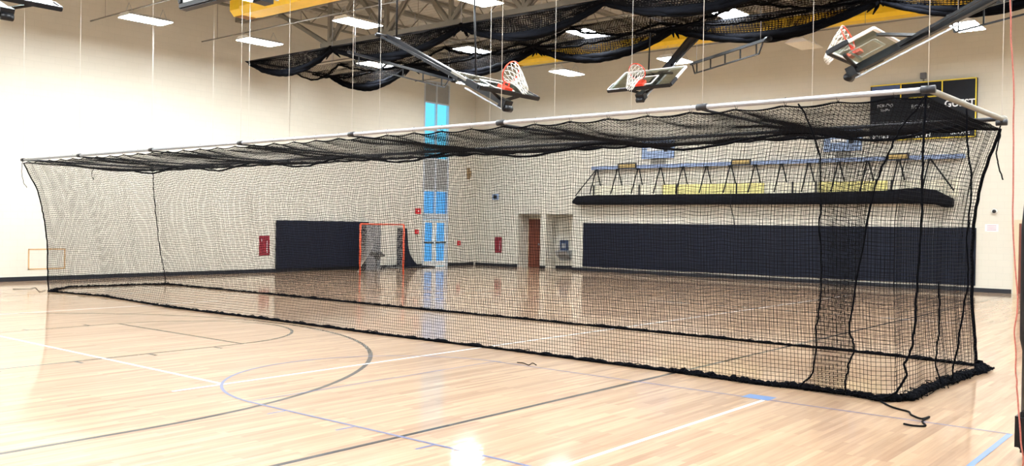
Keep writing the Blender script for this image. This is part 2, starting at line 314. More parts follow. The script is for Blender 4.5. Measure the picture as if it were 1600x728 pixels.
# ------------------------------------------------------------------ tall window over double doors, left wall
def tall_window():
    X = XL-.14; W = struct(empty('window_1', (X, (WY0+WY1)/2, 2.3)), 'tall narrow curtain wall window above the glass doors', 'window')
    ym = (WY0+WY1)/2-.03
    f = MB()
    for y in (WY0+.03, ym, WY1-.03): f.box((X-.06, y-.03, 2.28), (X+.05, y+.03, WZ))
    for z in (2.31, 3.34, 4.74, 5.98, 7.2, WZ-.03): f.box((X-.06, WY0, z-.03), (X+.05, WY1, z+.03))
    f.build('window_frame', M['frame'], W)
    MB().box((X-.02, WY0, 2.3), (X-.01, WY1, 3.34)).build('pane', M['pane_blue'], W)
    MB().box((X-.02, WY0, 4.74), (X-.01, WY1, 7.2)).build('pane', M['pane'], W)
    MB().box((X-.03, WY0, 3.34), (X, WY1, 4.74)).build('spandrel_panel', M['spandrel'], W)
    MB().box((X-.03, WY0, 7.2), (X, WY1, WZ)).build('roller_shade', M['spandrel'], W)
    D = struct(empty('door_1', (X, (WY0+WY1)/2, 0)), 'pair of glazed white framed exit doors below tall window', 'door')
    MB().box((X-.08, WY0, 2.06), (X+.06, WY1, 2.28)).box((X-.08, WY0, 0), (X+.06, WY0+.05, 2.1)).box((X-.08, WY1-.05, 0), (X+.06, WY1, 2.1)).build('door_frame', M['frame'], D)
    for y0, y1, s in ((WY0+.06, ym-.01, 1), (ym+.02, WY1-.06, -1)):
        l = MB(); st = .11
        l.box((X-.04, y0, .02), (X+.01, y0+st, 2.05)).box((X-.04, y1-st, .02), (X+.01, y1, 2.05)).box((X-.04, y0+st, .02), (X+.01, y1-st, .24)).box((X-.04, y0+st, 1.93), (X+.01, y1-st, 2.05)).box((X-.04, y0+st, 1.02), (X+.01, y1-st, 1.1))
        lo = l.build('door_leaf', M['white'], D)
        MB().box((X-.02, y0+st, .24), (X-.015, y1-st, 1.02)).box((X-.02, y0+st, 1.1), (X-.015, y1-st, 1.93)).build('door_glass', M['pane_blue'], lo)
        MB().box((X+.01, y0+.06, 1.03), (X+.06, y1-.06, 1.08)).build('push_bar', M['dark_steel'], lo)
tall_window()
# brown door in the alcove
D = struct(empty('door_2', (-25.45, AD, 0)), 'narrow brown wooden door set back in the alcove', 'door')
p0 = AX0+.05; p1 = at(1, AD-.06, 846, 343)[0]
MB().box((p0, AD-.07, .01), (p1, AD-.02, 2.16)).build('door_leaf', M['door'], D); MB().box((p1-.12, AD-.12, 1.0), (p1-.07, AD-.07, 1.08)).build('door_handle', M['steel_lt'], D)
MB().box((p0-.05, AD-.05, 0), (p0, AD, 2.21)).box((p1, AD-.05, 0), (p1+.05, AD, 2.21)).box((p0-.05, AD-.05, 2.16), (p1+.05, AD, 2.21)).build('door_frame', M['doorframe'], D)
D = struct(empty('door_3', (-5.2, YF, 0)), 'brown wooden door in beige frame at right edge', 'door')
MB().box((-5.66, YF-.05, .01), (-4.72, YF-.002, 2.17)).build('door_leaf', M['door'], D); MB().box((-4.9, YF-.1, 1.0), (-4.82, YF-.05, 1.06)).build('door_handle', M['steel_lt'], D)
MB().box((-5.8, YF-.06, 0), (-5.66, YF-.001, 2.28)).box((-4.72, YF-.06, 0), (-4.58, YF-.001, 2.28)).box((-5.66, YF-.06, 2.17), (-4.72, YF-.001, 2.28)).build('door_frame', M['doorframe'], D)

# ------------------------------------------------------------------ wall pads
def pads(name, axis, a0, a1, plane, z0, z1, n, label, groove=.012, prof=None):
    r = tag(empty(name, ((a0+a1)/2, plane, z0) if axis == 'x' else (plane, (a0+a1)/2, z0)), label, 'wall pad'); s = (a1-a0)/n
    for i in range(n):
        u0, u1 = a0+i*s+groove/2, a0+(i+1)*s-groove/2
        b = MB().box((u0, plane-.06, z0), (u1, plane-.002, z1)) if axis == 'x' else MB().box((plane+.002, u0, z0), (plane+.06, u1, z1))
        b.build('pad_panel', M['navy'], r, bevel=.008)
pads('wall_pad', 'x', -21.93, -6.86, YF, .19, 2.02, 12, 'long navy blue wall pad row on back wall behind the cage', .006)
pads('wall_pad', 'y', 20.37, 24.85, XL+.04, .12, 1.92, 4, 'navy blue wall pad row on left wall beside lacrosse goal', .006)
# free standing curved mats beside the goal
z = [(0, 27.95), (.05, 27.75), (.25, 27.45), (.55, 27.2), (.95, 27.06), (1.66, 27.0), (1.68, 26.6), (0, 26.6)]
b = MB().prism([(XL-.1, y, zz) for zz, y in z], (.22, 0, 0)); o = b.build('rolled_mat', M['navy'], None, bevel=.01)
tag(o, 'dark navy mat with flared foot leaning on left wall between goal and glass doors', 'mat')
o = MB().box((XL-.09, 26.0, 0), (XL+.55, 28.3, .05)).build('floor_mat', M['rubber'], None, bevel=.01); tag(o, 'thin black floor mat lying in front of the glass doors', 'mat')

# ------------------------------------------------------------------ wall fittings
def box_part(name, a, b, m, parent=None, bevel=.004): return MB().box(a, b).build(name, m, parent, bevel=bevel)
def sign(loc_axis, a0, a1, z0, z1, label):
    if loc_axis == 'L':
        r = tag(empty('wall_sign', (XL, (a0+a1)/2, (z0+z1)/2)), label, 'sign'); box_part('sign_panel', (XL+.001, a0, z0), (XL+.02, a1, z1), M['red'], r)
        w_ = a1-a0; b = MB()
        for k in range(7): b.box((XL+.02, a0+w_*.70, z0+.1+k*.065), (XL+.023, a0+w_*.78, z0+.145+k*.065))
        b.box((XL+.02, a0+w_*.2, z1-.22), (XL+.023, a0+w_*.24, z1-.12)); b.build('sign_lettering', M['text'], r)
    else:
        r = tag(empty('wall_sign', ((a0+a1)/2, YF, (z0+z1)/2)), label, 'sign'); box_part('sign_panel', (a0, YF-.02, z0), (a1, YF-.001, z1), M['red'], r)
        w_ = a1-a0; b = MB()
        for k in range(7): b.box((a0+w_*.70, YF-.023, z0+.1+k*.065), (a0+w_*.78, YF-.02, z0+.145+k*.065))
        b.build('sign_lettering', M['text'], r)
sign('L', 19.68, 20.13, .62, 1.35, 'dark red upright sign on left wall beside the navy pads')
sign('R', -26.82, -26.42, .62, 1.33, 'dark red upright sign on back wall left of the alcove')
# tan rectangle taped on left wall
b = MB(); y0, y1, z0, z1 = 11.67, 12.75, .33, .95; t = .035
for a, c in (((y0, z0), (y1, z0+t)), ((y0, z1-t), (y1, z1)), ((y0, z0), (y0+t, z1)), ((y1-t, z0), (y1, z1))): b.box((XL+.001, a[0], a[1]), (XL+.012, c[0], c[1]))
tag(b.build('wall_frame', M['tan']), 'empty tan wooden rectangle low on left wall near the cage corner', 'frame')
XW = XL-.12
def alarm(name, y0, y1, z0, z1, label, cat='alarm'):
    r = tag(empty(name, (XW, (y0+y1)/2, (z0+z1)/2)), label, cat); box_part('housing', (XW+.001, y0, z0), (XW+.06, y1, z1), M['redbright'], r, .008)
    box_part('front_plate', (XW+.06, y0+(y1-y0)*.42, z0+(z1-z0)*.4), (XW+.075, y0+(y1-y0)*.58, z0+(z1-z0)*.6), M['white'], r, .002)
alarm('fire_alarm', 27.66, 27.97, 2.3, 2.54, 'red fire alarm strobe on left wall above the alarm pull', 'fire alarm')
alarm('fire_alarm_pull', 27.65, 27.86, 1.42, 1.62, 'small red alarm pull left of the glass doors', 'fire alarm')
alarm('fire_alarm_box', 30.35, 30.55, .92, 1.13, 'small red box on left wall right of the glass doors', 'fire alarm')
r = tag(empty('wall_sconce', (XW, 31.05, 4.2)), 'brown fixture high on wall near the far corner of room', 'wall fixture')
box_part('backplate', (XW+.001, 30.95, 3.95), (XW+.03, 31.15, 4.48), M['brown'], r); box_part('shade', (XW+.03, 30.98, 4.05), (XW+.14, 31.12, 4.35), M['brown'], r, .02)
r = tag(empty('wall_speaker', (-26.8, YF, 3.15)), 'small blue grey square device on back wall left of alcove', 'wall device')
box_part('case', (-26.96, YF-.08, 3.02), (-26.64, YF-.001, 3.28), M['bluebox'], r, .01); box_part('grille', (-26.9, YF-.09, 3.07), (-26.7, YF-.08, 3.23), M['dark_steel'], r, .002)
r = tag(empty('occupancy_sensor', (-6.36, YF, 2.54)), 'small round dark eyed sensor on bright wall right of the pads', 'sensor')
MB().tube([(-6.36, YF-.001, 2.54), (-6.36, YF-.05, 2.54)], .085, 16).build('ring', M['white'], r); MB().tube([(-6.36, YF-.05, 2.54), (-6.36, YF-.09, 2.54), (-6.36, YF-.1, 2.54)], [.06, .045, .01], 16).build('lens', M['dark_steel'], r)
r = tag(empty('wall_notice', (-6.43, YF, 2.02)), 'pale paper notice on the bright wall under the round sensor', 'notice')
box_part('sheet', (-6.62, YF-.006, 1.91), (-6.24, YF-.001, 2.14), M['poster'], r, .001)
b = MB()
for k in range(4): b.box((-6.56, YF-.008, 1.95+k*.045), (-6.3, YF-.006, 1.962+k*.045))
b.build('print_lines', M['redrope'], r)
# drinking fountain in the alcove
r = tag(empty('drinking_fountain', (-23.0, AD, .5)), 'steel drinking fountain with blue bottle filler in the alcove', 'drinking fountain')
def ap(x, y): p = at(1, AD-.2, x, y); return p[0], p[2]
fx0 = ap(873, 375)[0]; fx1 = ap(892, 376)[0]; zt = ap(873, 375)[1]; zb_ = ap(880, 395)[1]; fx1 = min(fx1, AX1-.03)
box_part('bottle_filler', (fx0, AD-.12, zb_+.1), (fx0+(fx1-fx0)*.6, AD-.001, zt), M['fount'], r, .01)
box_part('filler_niche', (fx0+.1, AD-.14, zb_+.2), (fx0+(fx1-fx0)*.5, AD-.12, zt-.15), M['steel_lt'], r, .005)
MB().prism([(fx0, AD, zb_-.35), (fx0, AD-.42, zb_-.1), (fx0, AD-.48, zb_+.08), (fx0, AD, zb_+.12)], (fx1-fx0, 0, 0)).build('basin', M['steel_lt'], r, bevel=.01)
MB().tube([(fx0+.15, AD-.3, zb_+.1), (fx0+.15, AD-.3, zb_+.17), (fx0+.2, AD-.33, zb_+.2)], .015, 8).build('spout', M['steel_lt'], r)

# ------------------------------------------------------------------ scoreboard
def scoreboard():
    x0, x1, z0, z1 = -10.17, -6.9, 4.88, 6.76; Y = YF
    r = tag(empty('scoreboard', ((x0+x1)/2, Y, z0)), 'black scoreboard with yellow trim high on back wall', 'scoreboard')
    box_part('cabinet', (x0, Y-.16, z0), (x1, Y-.001, z1), M['board'], r, .01)
    def X(p): return x0 + (x1-x0)*p
    def Z(p): return z0 + (z1-z0)*p
    t = MB(); f = Y-.172; T = .035
    def line(xa, za, xb, zb): t.box((min(xa, xb)-T/2, f, min(za, zb)-T/2), (max(xa, xb)+T/2, Y-.155, max(za, zb)+T/2))
    line(x0+.02, z0+.02, x1-.02, z0+.02); line(x1-.02, z0+.02, x1-.02, z1-.02); line(x0+.02, z1-.02, x1-.02, z1-.02); line(X(.30), Z(.74), X(.30), z1-.02)
    line(X(.69), Z(.72), X(.69), z1-.02); line(X(.30), Z(.73), X(.69), Z(.73))
    t.build('yellow_trim', M['trimy'], r)
    d = MB()
    for k in range(14): d.box((X(.02)+k*.12, f, Z(.325)), (X(.02)+k*.12+.07, Y-.155, Z(.34)))
    d.build('dashed_divider', M['greyfab'], r)
    box_part('home_panel', (X(.015), Y-.168, Z(.84)), (X(.29), Y-.158, Z(.975)), M['board_hi'], r, .002)
    R = (math.pi/2, 0, 0)
    for s, px, pz, sz in (('GUEST', .85, .58, .30), ('PERIOD', .15, .62, .15), ('TIMER', .15, .54, .11), ('BONUS', .49, .57, .17), ('SCORE', .11, .065, .19), ('MATCH', .48, .075, .21), ('SCORE', .86, .09, .18)):
        text_mesh('lettering', s, sz, (X(px), Y-.166, Z(pz)), R, M['text'], r)
scoreboard()
r = tag(empty('wall_camera', (-8.53, YF, 6.85)), 'small grey device mounted just above the scoreboard', 'wall device')
box_part('body', (-8.61, YF-.12, 6.86), (-8.43, YF-.02, 7.06), M['greyfab'], r, .01); box_part('bracket', (-8.54, YF-.06, 6.77), (-8.5, YF-.001, 6.88), M['steel'], r, .002)

# ------------------------------------------------------------------ rolled curtain on straps from the blue beam
def rolled_curtain():
    r = tag(empty('wall_curtain', (-14.8, YF, 2.72)), 'long black curtain roll hanging by straps from blue beam on back wall', 'curtain')
    yb = 31.2
    box_part('blue_beam', (-21.45, YF-.22, 4.22), (-7.2, YF-.1, 4.36), M['bluebeam'], r)
    for x in (-20.9, -17.4, -13.8, -10.3, -7.5): MB().box((x-.05, YF-.1, 4.2), (x+.05, YF-.001, 4.38)).build('beam_bracket', M['steel'], r)
    xs = [-22.2, -22.05, -21.3, -19, -16, -13, -11, -9.6, -9.0, -8.5, -8.0, -7.75, -7.5]; zt = [2.96, 3.13, 3.17, 3.17, 3.17, 3.17, 3.2, 3.22, 3.27, 3.3, 3.22, 3.08, 2.95]; zb = [2.82, 2.76, 2.76, 2.76, 2.76, 2.76, 2.76, 2.77, 2.78, 2.77, 2.74, 2.66, 2.66]
    P = []; n = 14
    for x, a, c in zip(*[np.interp(np.linspace(0, 12, 60), range(13), q) for q in (xs, zt, zb)]):
        cz, h = (a+c)/2, (a-c)/2
        P.append([(x, yb + .2*math.copysign(abs(math.cos(t))**.7, math.cos(t)), cz + h*math.copysign(abs(math.sin(t))**.6, math.sin(t))) for t in np.arange(n)*2*math.pi/n])
    P = np.array(P); m = len(P); idx = np.arange(m*n).reshape(m, n)
    Q = np.stack([idx[:-1], np.roll(idx, -1, 1)[:-1], np.roll(idx, -1, 1)[1:], idx[1:]], -1).reshape(-1, 4)
    V = list(P.reshape(-1, 3)); b = MB(); b.add(V, [tuple(q) for q in Q] + [tuple(idx[0])[::-1], tuple(idx[-1])], True); b.build('curtain_roll', M['curtain'], r)
    for i, x in enumerate([-21.2, -20.17, -19.2, -18.19, -17.2, -16.2, -15.21, -14.23, -13.24, -12.24, -11.2, -10.22, -9.22, -8.25]):
        s = MB(); s.tube([(x, 31.27, 4.2), (x-.13, 31.02, 3.2)], .028, 6); s.tube([(x+.06, 31.27, 4.2), (x+(.22 if i < 13 else .75), 31.3, 3.55 if i < 13 else 3.2)], .026, 6)
        if i == 0: s.tube([(x, 31.25, 4.2), (-22.1, 31.1, 3.15)], .022, 6)
        s.box((x-.04, 31.22, 4.17), (x+.1, 31.3, 4.23)); s.build('strap', M['black'], r)
    for a, c, k in ((-21.5, -18.2, 'ban_w'), (-18.15, -13.95, 'ban_y'), (-13.9, -11.95, 'ban_w'), (-11.9, -9.6, 'ban_y'), (-9.55, -7.4, 'ban_w')):
        box_part('back_panel', (a, YF-.07, 3.0), (c, YF-.001, 3.56), M[k], r)
    for x in (-21.4, -19.2, -17.5, -15.0, -12.85, -12.0, -9.45): box_part('hook', (x-.025, YF-.12, 3.15), (x+.025, YF-.07, 3.58), M['dark_steel'], r)
    MB().tube(wig([(-15.0, 30.95, 3.3), (-15.02, 30.97, 2.7), (-15.0, 31.2, 2.3), (-15.02, 31.3, 2.03)], .01), .018, 6).build('pull_cord', M['black'], r)
rolled_curtain()
for x0, x1, z0, z1, lb in ((-19.1, -17.65, 4.6, 5.3, 'blue grey panel on back wall above left end of curtain beam'), (-11.75, -10.45, 4.6, 5.35, 'blue grey panel on back wall just left of the scoreboard')):
    r = tag(empty('wall_panel', ((x0+x1)/2, YF, z0)), lb, 'wall panel')
    box_part('panel', (x0, YF-.12, z0), (x1, YF-.04, z1), M['bluebox'], r, .01)
    box_part('inner_plate', (x0+.25, YF-.13, z0+.3), (x1-.5, YF-.12, z0+.42), M['white'], r, .002)
    box_part('dark_knob', (x1-.42, YF-.16, z0+.25), (x1-.28, YF-.12, z0+.39), M['dark_steel'], r, .01); box_part('wall_bracket', (x0+.4, YF-.04, z0-.25), (x1-.4, YF-.001, z0+.4), M['steel'], r, .004)
for x0, x1, lb in ((-20.14, -19.25, 'small gold plate on the left end of blue beam'), (-15.16, -14.38, 'small gold and black plate at middle of blue beam'), (-9.56, -8.86, 'small gold plate on blue beam under the scoreboard')):
    r = tag(empty('name_plate', ((x0+x1)/2, YF-.22, 4.3)), lb, 'plate')
    box_part('plate', (x0, YF-.25, 4.23), (x1, YF-.221, 4.44), M['dark_steel'], r); box_part('gold_face', (x0+.06, YF-.258, 4.27), (x1-.06, YF-.25, 4.40), M['goldsign'], r, .002)

# ------------------------------------------------------------------ yellow ducts
def duct(y, x0, x1, z0, z1, wd, label):
    r = tag(empty('air_duct', (x0, y, z0)), label, 'duct'); c = wd*.32; h = z1-z0
    prof = [(y-wd/2, z0+h*.25), (y-wd/2, z1-h*.2), (y-c/2, z1), (y+c/2, z1), (y+wd/2, z1-h*.2), (y+wd/2, z0+h*.25), (y+c, z0), (y-c, z0)]
    MB().prism([(x0+.6, a, b_) for a, b_ in prof], (x1-x0-.6, 0, 0)).build('duct_body', M['yellow'], r)
    b = MB(); p2 = [(y+(a-y)*.8, z0+(b_-z0)*.85) for a, b_ in prof]; n = 8
    b.add([(x0+.6, *q) for q in prof] + [(x0+.45, *q) for q in p2] + [(x0, *q) for q in p2], [(i, (i+1) % n, n+(i+1) % n, n+i) for i in range(n)] + [(n+i, n+(i+1) % n, 2*n+(i+1) % n, 2*n+i) for i in range(n)] + [tuple(range(2*n, 3*n))])
    b.build('outlet_collar', M['yellow'], r)
    g = MB()
    for k in range(9): g.box((x0+.05+k*.04, y-c*.8, z0-.012), (x0+.068+k*.04, y+c*.8, z0+.02))
    for k in range(6): g.box((x0-.012, y-wd*.3, z0+.08+k*h*.12), (x0+.01, y+wd*.3, z0+.1+k*h*.12))
    g.build('outlet_grille', M['yellowdk'], r)
    b = MB(); x = x0+1.2
    while x < x1: b.bar((x, y, z1), (x, y, ZC-.1), .02, .02); x += 2.5
    b.build('hanger_rod', M['steel'], r)
duct(15.0, -22.35, 7, 7.6, 8.3, .9, 'yellow air duct with grille end, near left wall at top')
duct(29.3, -24.1, 7, 8.5, 8.95, .75, 'long yellow air duct running high along the back wall')

# ------------------------------------------------------------------ light fixtures and conduits
ROWS = [26.85, 21.75, 16.9, 13.15, 8.3, 3.4, -1.5]; COLX = [-24.15, -19.55, -15.1, -10.7, -6.2, -1.8, 2.7]
lens_me = None
def fixture(x, y, lit=True):
    z = 7.45; r = empty('light_fixture', (x, y, z)); r.location = (x, y, z)
    MB().prism([(x-.35, y-.64, z+.0), (x+.35, y-.64, z+.0), (x+.2, y-.64, z+.1), (x-.2, y-.64, z+.1)], (0, 1.28, 0)).build('housing', M['white'], r)
    b = MB().box((x-.33, y-.62, z-.012), (x+.33, y+.62, z-.002)); b.build('lens', M['lit'] if lit else M['lens_off'], r)
    h = MB()
    for s in (-.5, .5): h.tube([(x-.2, y+s, z+.1), (x, y+s, z+.385), (x+.2, y+s, z+.1)], .008, 4)
    h.build('hanger_wire', M['galv'], r); return r
first = fixture(-24.15, 26.85); unlit = None
LB = {(-24.15, 13.15): 'lit ceiling fixture in front of the left wall, furthest left of all',
      (-24.15, 16.9): 'lit ceiling fixture below the left end of yellow duct', (-24.15, 21.75): 'lit fixture behind the raised net, above the left wall edge',
      (-24.15, 26.85): 'lit fixture just above the left folded hoop, near window', (-19.55, 13.15): 'lit fixture cut by the top frame edge beside the yellow duct',
      (-19.55, 16.9): 'lit ceiling fixture hanging before the grey steel truss', (-19.55, 21.75): 'lit fixture glowing behind the raised net by the left hoop mast',
      (-19.55, 26.85): 'lit fixture against back wall below the yellow duct grille end', (-15.1, 21.75): 'lit ceiling fixture seen through raised net at top centre',
      (-15.1, 26.85): 'lit fixture directly behind the middle folded hoop', (-10.7, 21.75): 'lit ceiling fixture at top, right of middle folded hoop',
      (-10.7, 26.85): 'unlit ceiling fixture left of the right folded hoop', (-6.2, 21.75): 'lit fixture at top frame edge beside black net bundle',
      (-6.2, 26.85): 'lit ceiling fixture high above the scoreboard at right', (-15.1, 16.9): 'lit fixture at top frame edge, behind the truss webs'}
GL = 'rectangular white ceiling light fixtures in rows'
for y in ROWS:
    for x in COLX:
        lab = LB.get((x, y))
        if (x, y) == (-24.15, 26.85): r = first
        elif (x, y) == (-10.7, 26.85): r = fixture(x, y, False)
        else:
            r = first.copy(); COL.objects.link(r); r.location = (x, y, 7.45)
            for ch in list(first.children):
                c = ch.copy(); COL.objects.link(c); c.parent = r; c.matrix_parent_inverse = ch.matrix_parent_inverse.copy()
        tag(r, lab or 'lit ceiling fixture hanging beyond the edges of the photo', 'ceiling light', GL if lab else 'ceiling lights beyond the photo edges')
for y in ROWS:
    b = MB(); b.tube([(XL+.6, y, 7.84), (XR-.3, y, 7.84)], .022, 6)
    x = XL+1.5
    while x < XR: b.bar((x, y, 7.84), (x, y, ZC-.1), .012, .012); x += 4.4
    o = b.build('conduit', M['steel']); tag(o, {26.85: 'thin grey conduit along the row of lights nearest back wall', 21.75: 'thin grey conduit over lights between the two net rails', 16.9: 'thin grey conduit over lights before the steel truss', 13.15: 'thin grey conduit over light furthest left'}.get(y, 'thin grey conduit beyond the photo edges'), 'conduit', 'conduits over the light rows')

# ------------------------------------------------------------------ batting cage
CY0, CY1, CX0, CX1, CZ = 10.3, 13.9, -25.08, -2.74, 3.38
NODES = [-25.08, -21.95, -18.62, -15.3, -12.03, -8.69, -5.4, -2.74]
cage = tag(empty('batting_cage', ((CX0+CX1)/2, (CY0+CY1)/2, 0)), 'long black netted batting cage hung over the gym floor', 'batting cage')
MB().tube([(CX0, CY0, CZ), (-14, CY0, CZ-.0), (CX1, CY0, CZ)], .030, 12).build('near_rail', M['galv'], cage)
MB().tube([(CX0, CY1, CZ), (CX1, CY1, CZ+.05)], .030, 12).build('far_rail', M['dark_steel'], cage)
MB().tube([(CX0, CY0, CZ), (CX0, CY1, CZ)], .028, 12).build('end_rail', M['dark_steel'], cage)
MB().tube([(CX1, CY0, CZ), (CX1, CY1+.08, CZ+.05)], .034, 12).build('end_rail', M['steel'], cage)
for x in NODES[1:-1]: MB().tube([(x, CY0, CZ-.03), (x, CY1, CZ-.03)], .018, 8).build('cross_pole', M['black'], cage)
for x in NODES:
    for y, zz in ((CY0, CZ), (CY1, CZ)):
        MB().tube([(x-.07, y, zz), (x+.07, y, zz)], .044, 10).build('pipe_joint', M['dark_steel'], cage)
MB().tube([(CX1, CY1+.02, CZ+.05), (CX1, CY1+.14, CZ+.05)], .055, 12).build('end_cap', M['steel'], cage)
R_NET = .0031; CELL = .049
near_b = [G(*p) for p in ((71, 453), (165, 464), (269, 481.5), (400, 497.5), (600, 524), (800, 548.8), (1049, 581.6), (1200, 603), (1240, 607), (1330, 618), (1370, 626.5))] + [(-3.02, 10.38)]
near_b[0] = (-23.62, 10.35)
far_b = [(-23.62, 10.35)] + [G(*p) for p in ((108, 449), (265, 444))]
far_line = [(-24.35, 13.95), (-20.07, 14.03), (-15.2, 14.0), (-11.55, 14.08), (-6.58, 14.1), (-4.8, 14.12), (-4.0, 14.05), (-3.0, 13.9)]
def polyint(P, n):
    P = np.array(P, float); s = np.r_[0, np.cumsum(np.linalg.norm(np.diff(P, axis=0), axis=1))]; t = np.linspace(0, s[-1], n)
    return np.stack([np.interp(t, s, P[:, k]) for k in range(P.shape[1])], 1)
def scallop(x, amp=.035, pitch=.62): return amp*abs(np.sin(np.pi*x/pitch))
# near side sheet
nu, nv = 448, 68
def side_sheet(nu, nv, topy, bottom, pull0, pull1, seed, yamp=.014):
    v = np.linspace(0, 1, nv); s = np.linspace(0, 1, nu)
    top = np.stack([np.linspace(CX0+.04, CX1-.02, nu), np.full(nu, topy), CZ-.05-scallop(np.linspace(CX0, CX1, nu))], 1)
    bt = polyint(bottom, nu); bt = np.stack([np.interp(s, np.linspace(0, 1, nu), bt[:, 0]), bt[:, 1], np.full(nu, .03)], 1)
    P = np.zeros((nu, nv, 3))
    for k in range(3):
        P[..., k] = top[:, k][:, None]*(1-v)[None] + bt[:, k][:, None]*v[None]
    # end edges are pulled in: most of the pull happens near the top
    L0 = np.interp(v, [0, .22, .44, .66, 1], [CX0+.04, -24.25, -23.9, -23.72, -23.62]) if pull0 else P[0, :, 0]
    L1 = np.interp(v, [0, .1, .22, .4, .7, 1], [CX1-.02, CX1-.12, CX1-.24, CX1-.32, CX1-.33, bottom[-1][0]]) if pull1 else P[-1, :, 0]
    if not pull0: L0 = np.interp(v, [0, .3, 1], [CX0+.04, CX0+.12, bottom[0][0]])
    lin_ = L0[None]*(1-s)[:, None] + L1[None]*s[:, None]
    wgt = np.minimum(1, np.minimum(s, 1-s)*6)[:, None]
    P[..., 0] = lin_*(1-wgt) + (P[..., 0]*.4+lin_*.6)*wgt
    env = np.sin(np.pi*np.clip(v, 0, 1))**.7
    P[..., 1] += smooth_noise((nu, nv), (40, 3), seed)*yamp*env[None]
    P[..., 2] += smooth_noise((nu, nv), (60, 8), seed+1)*.010*env[None]
    P[..., 0] += smooth_noise((nu, nv), (120, 10), seed+2)*.003
    return P
near = side_sheet(nu, nv, CY0, near_b, True, True, 11)
net_sheet('side_net', near, R_NET, M['net'], cage)
far = side_sheet(nu, nv, CY1, far_line, False, True, 21)
net_sheet('side_net', far, R_NET, M['net'], cage)
def edge_rope(P, r, name='net_edge_rope', amp=.006, seed=0): MB().tube(wig(P, amp, seed), r, 6).build(name, M['netbunch'], cage)
# end sheets
def end_sheet(e0, e1, n, m, folds, amp, seed):
    s = np.linspace(0, 1, n); P = e0[None]*(1-s)[:, None, None] + e1[None]*s[:, None, None]; v = np.linspace(0, 1, m)
    P[..., 0] += amp*np.sin(s*math.pi*2*folds+.4*np.sin(9*s))[:, None]*(np.sin(np.pi*s)**.3)[:, None]*(.25+.75*v)[None]
    P[..., 0] += smooth_noise((n, m), (10, 4), seed)*.02; return P
eL = end_sheet(near[0], far[0], 76, nv, 1.5, .03, 31); eL[:, -1, 1] += 0
net_sheet('end_net', eL, R_NET, M['net'], cage)
eR = end_sheet(near[-1], far[-1], 44, nv, 3, .008, 41)
net_sheet('end_net', eR, R_NET, M['net'], cage)
# roof sheet
nt = 76; xs = np.linspace(CX0+.03, CX1-.02, nu); t = np.linspace(0, 1, nt)
P = np.zeros((nu, nt, 3)); P[..., 0] = xs[:, None]; P[..., 1] = (CY0+.03) + (CY1-CY0-.06)*t[None]
ph = np.interp(xs, NODES, np.arange(len(NODES)))
sag = (.045+.13*np.sin(np.pi*(ph % 1))**2)[:, None]*np.sin(np.pi*t)[None]**.8
P[..., 2] = CZ-.055-scallop(xs)[:, None]*np.abs(1-2*t)[None]**3 - sag + smooth_noise((nu, nt), (50, 6), 51)*.012
net_sheet('roof_net', P, R_NET, M['net'], cage)
# gathered net and lacing along the far rail and roof edges
edge_rope([(x, CY1, CZ-.06-.03*abs(math.sin(math.pi*x/.62))) for x in np.arange(CX0, CX1, .1)], .022, 'rail_lacing', .004, 1)
edge_rope([(x, CY0, CZ-.06-.035*abs(math.sin(math.pi*x/.62))) for x in np.arange(CX0, CX1, .1)], .009, 'rail_lacing', .002, 2)
edge_rope([(x, 13.0, CZ-.09-.16*math.sin(math.pi*(float(np.interp(x, NODES, range(8))) % 1))**2) for x in np.arange(CX0+.3, CX1-.3, .12)], .022, 'roof_gather', .010, 3)
b = MB()
for x in np.arange(CX0+.3, CX1-.1, .62): b.tube([(x, CY0, CZ-.07), (x-.012, CY0-.034, CZ), (x, CY0, CZ+.036), (x+.012, CY0+.034, CZ), (x, CY0, CZ-.07)], .006, 5)
b.build('rail_ties', M['black'], cage)
# vertical edge ropes
edge_rope(near[0], .016, seed=4); edge_rope(far[0], .013, seed=5, amp=.01); edge_rope(far[-1], .022, seed=6)
def hang(px, plane, r=.011, seed=0, name='lacing_rope', ax=1):
    Pp = spline([at(ax, plane, *p) for p in px], 10); Pp[:, 2] = np.maximum(Pp[:, 2], .02); edge_rope(Pp, r, name, .008, seed)
hang([(1447, 147), (1443, 238), (1440, 340), (1433, 448), (1429, 519), (1421, 555), (1413, 570), (1415, 590), (1397, 615), (1372, 624)], 10.22, .013, 7)
hang([(1447, 150), (1405, 205), (1390, 235), (1368, 290), (1345, 400), (1328, 510), (1335, 538), (1326, 575), (1320, 612)], 10.2, .010, 8)
hang([(1247, 162), (1262, 187), (1280, 240), (1282, 300), (1281, 350), (1283, 440), (1277, 510), (1270, 580), (1250, 603)], 10.22, .010, 9)
hang([(1510, 170), (1513, 240), (1518, 290), (1511, 380), (1512, 440), (1500, 520), (1488, 592)], 11.9, .011, 10)
hang([(1466, 440), (1468, 500), (1462, 560), (1470, 600)], 11.0, .009, 12)
# overlapping door flap near the right end
A = polyint([at(1, 10.2, *p) for p in ((1262, 187), (1280, 240), (1281, 350), (1283, 440), (1276, 510), (1268, 580), (1252, 605))], 66)
Bq = polyint([at(1, 10.2, *p) for p in ((1398, 215), (1390, 235), (1368, 290), (1345, 400), (1328, 510), (1333, 545), (1320, 614))], 66)
s = np.linspace(0, 1, 30)[:, None, None]; Pf = A[None]*(1-s)+Bq[None]*s; Pf[..., 1] += smooth_noise((30, 66), (5, 5), 61)*.03; Pf[..., 2] = np.maximum(Pf[..., 2], .03)
net_sheet('door_flap_net', Pf, R_NET, M['net'], cage)
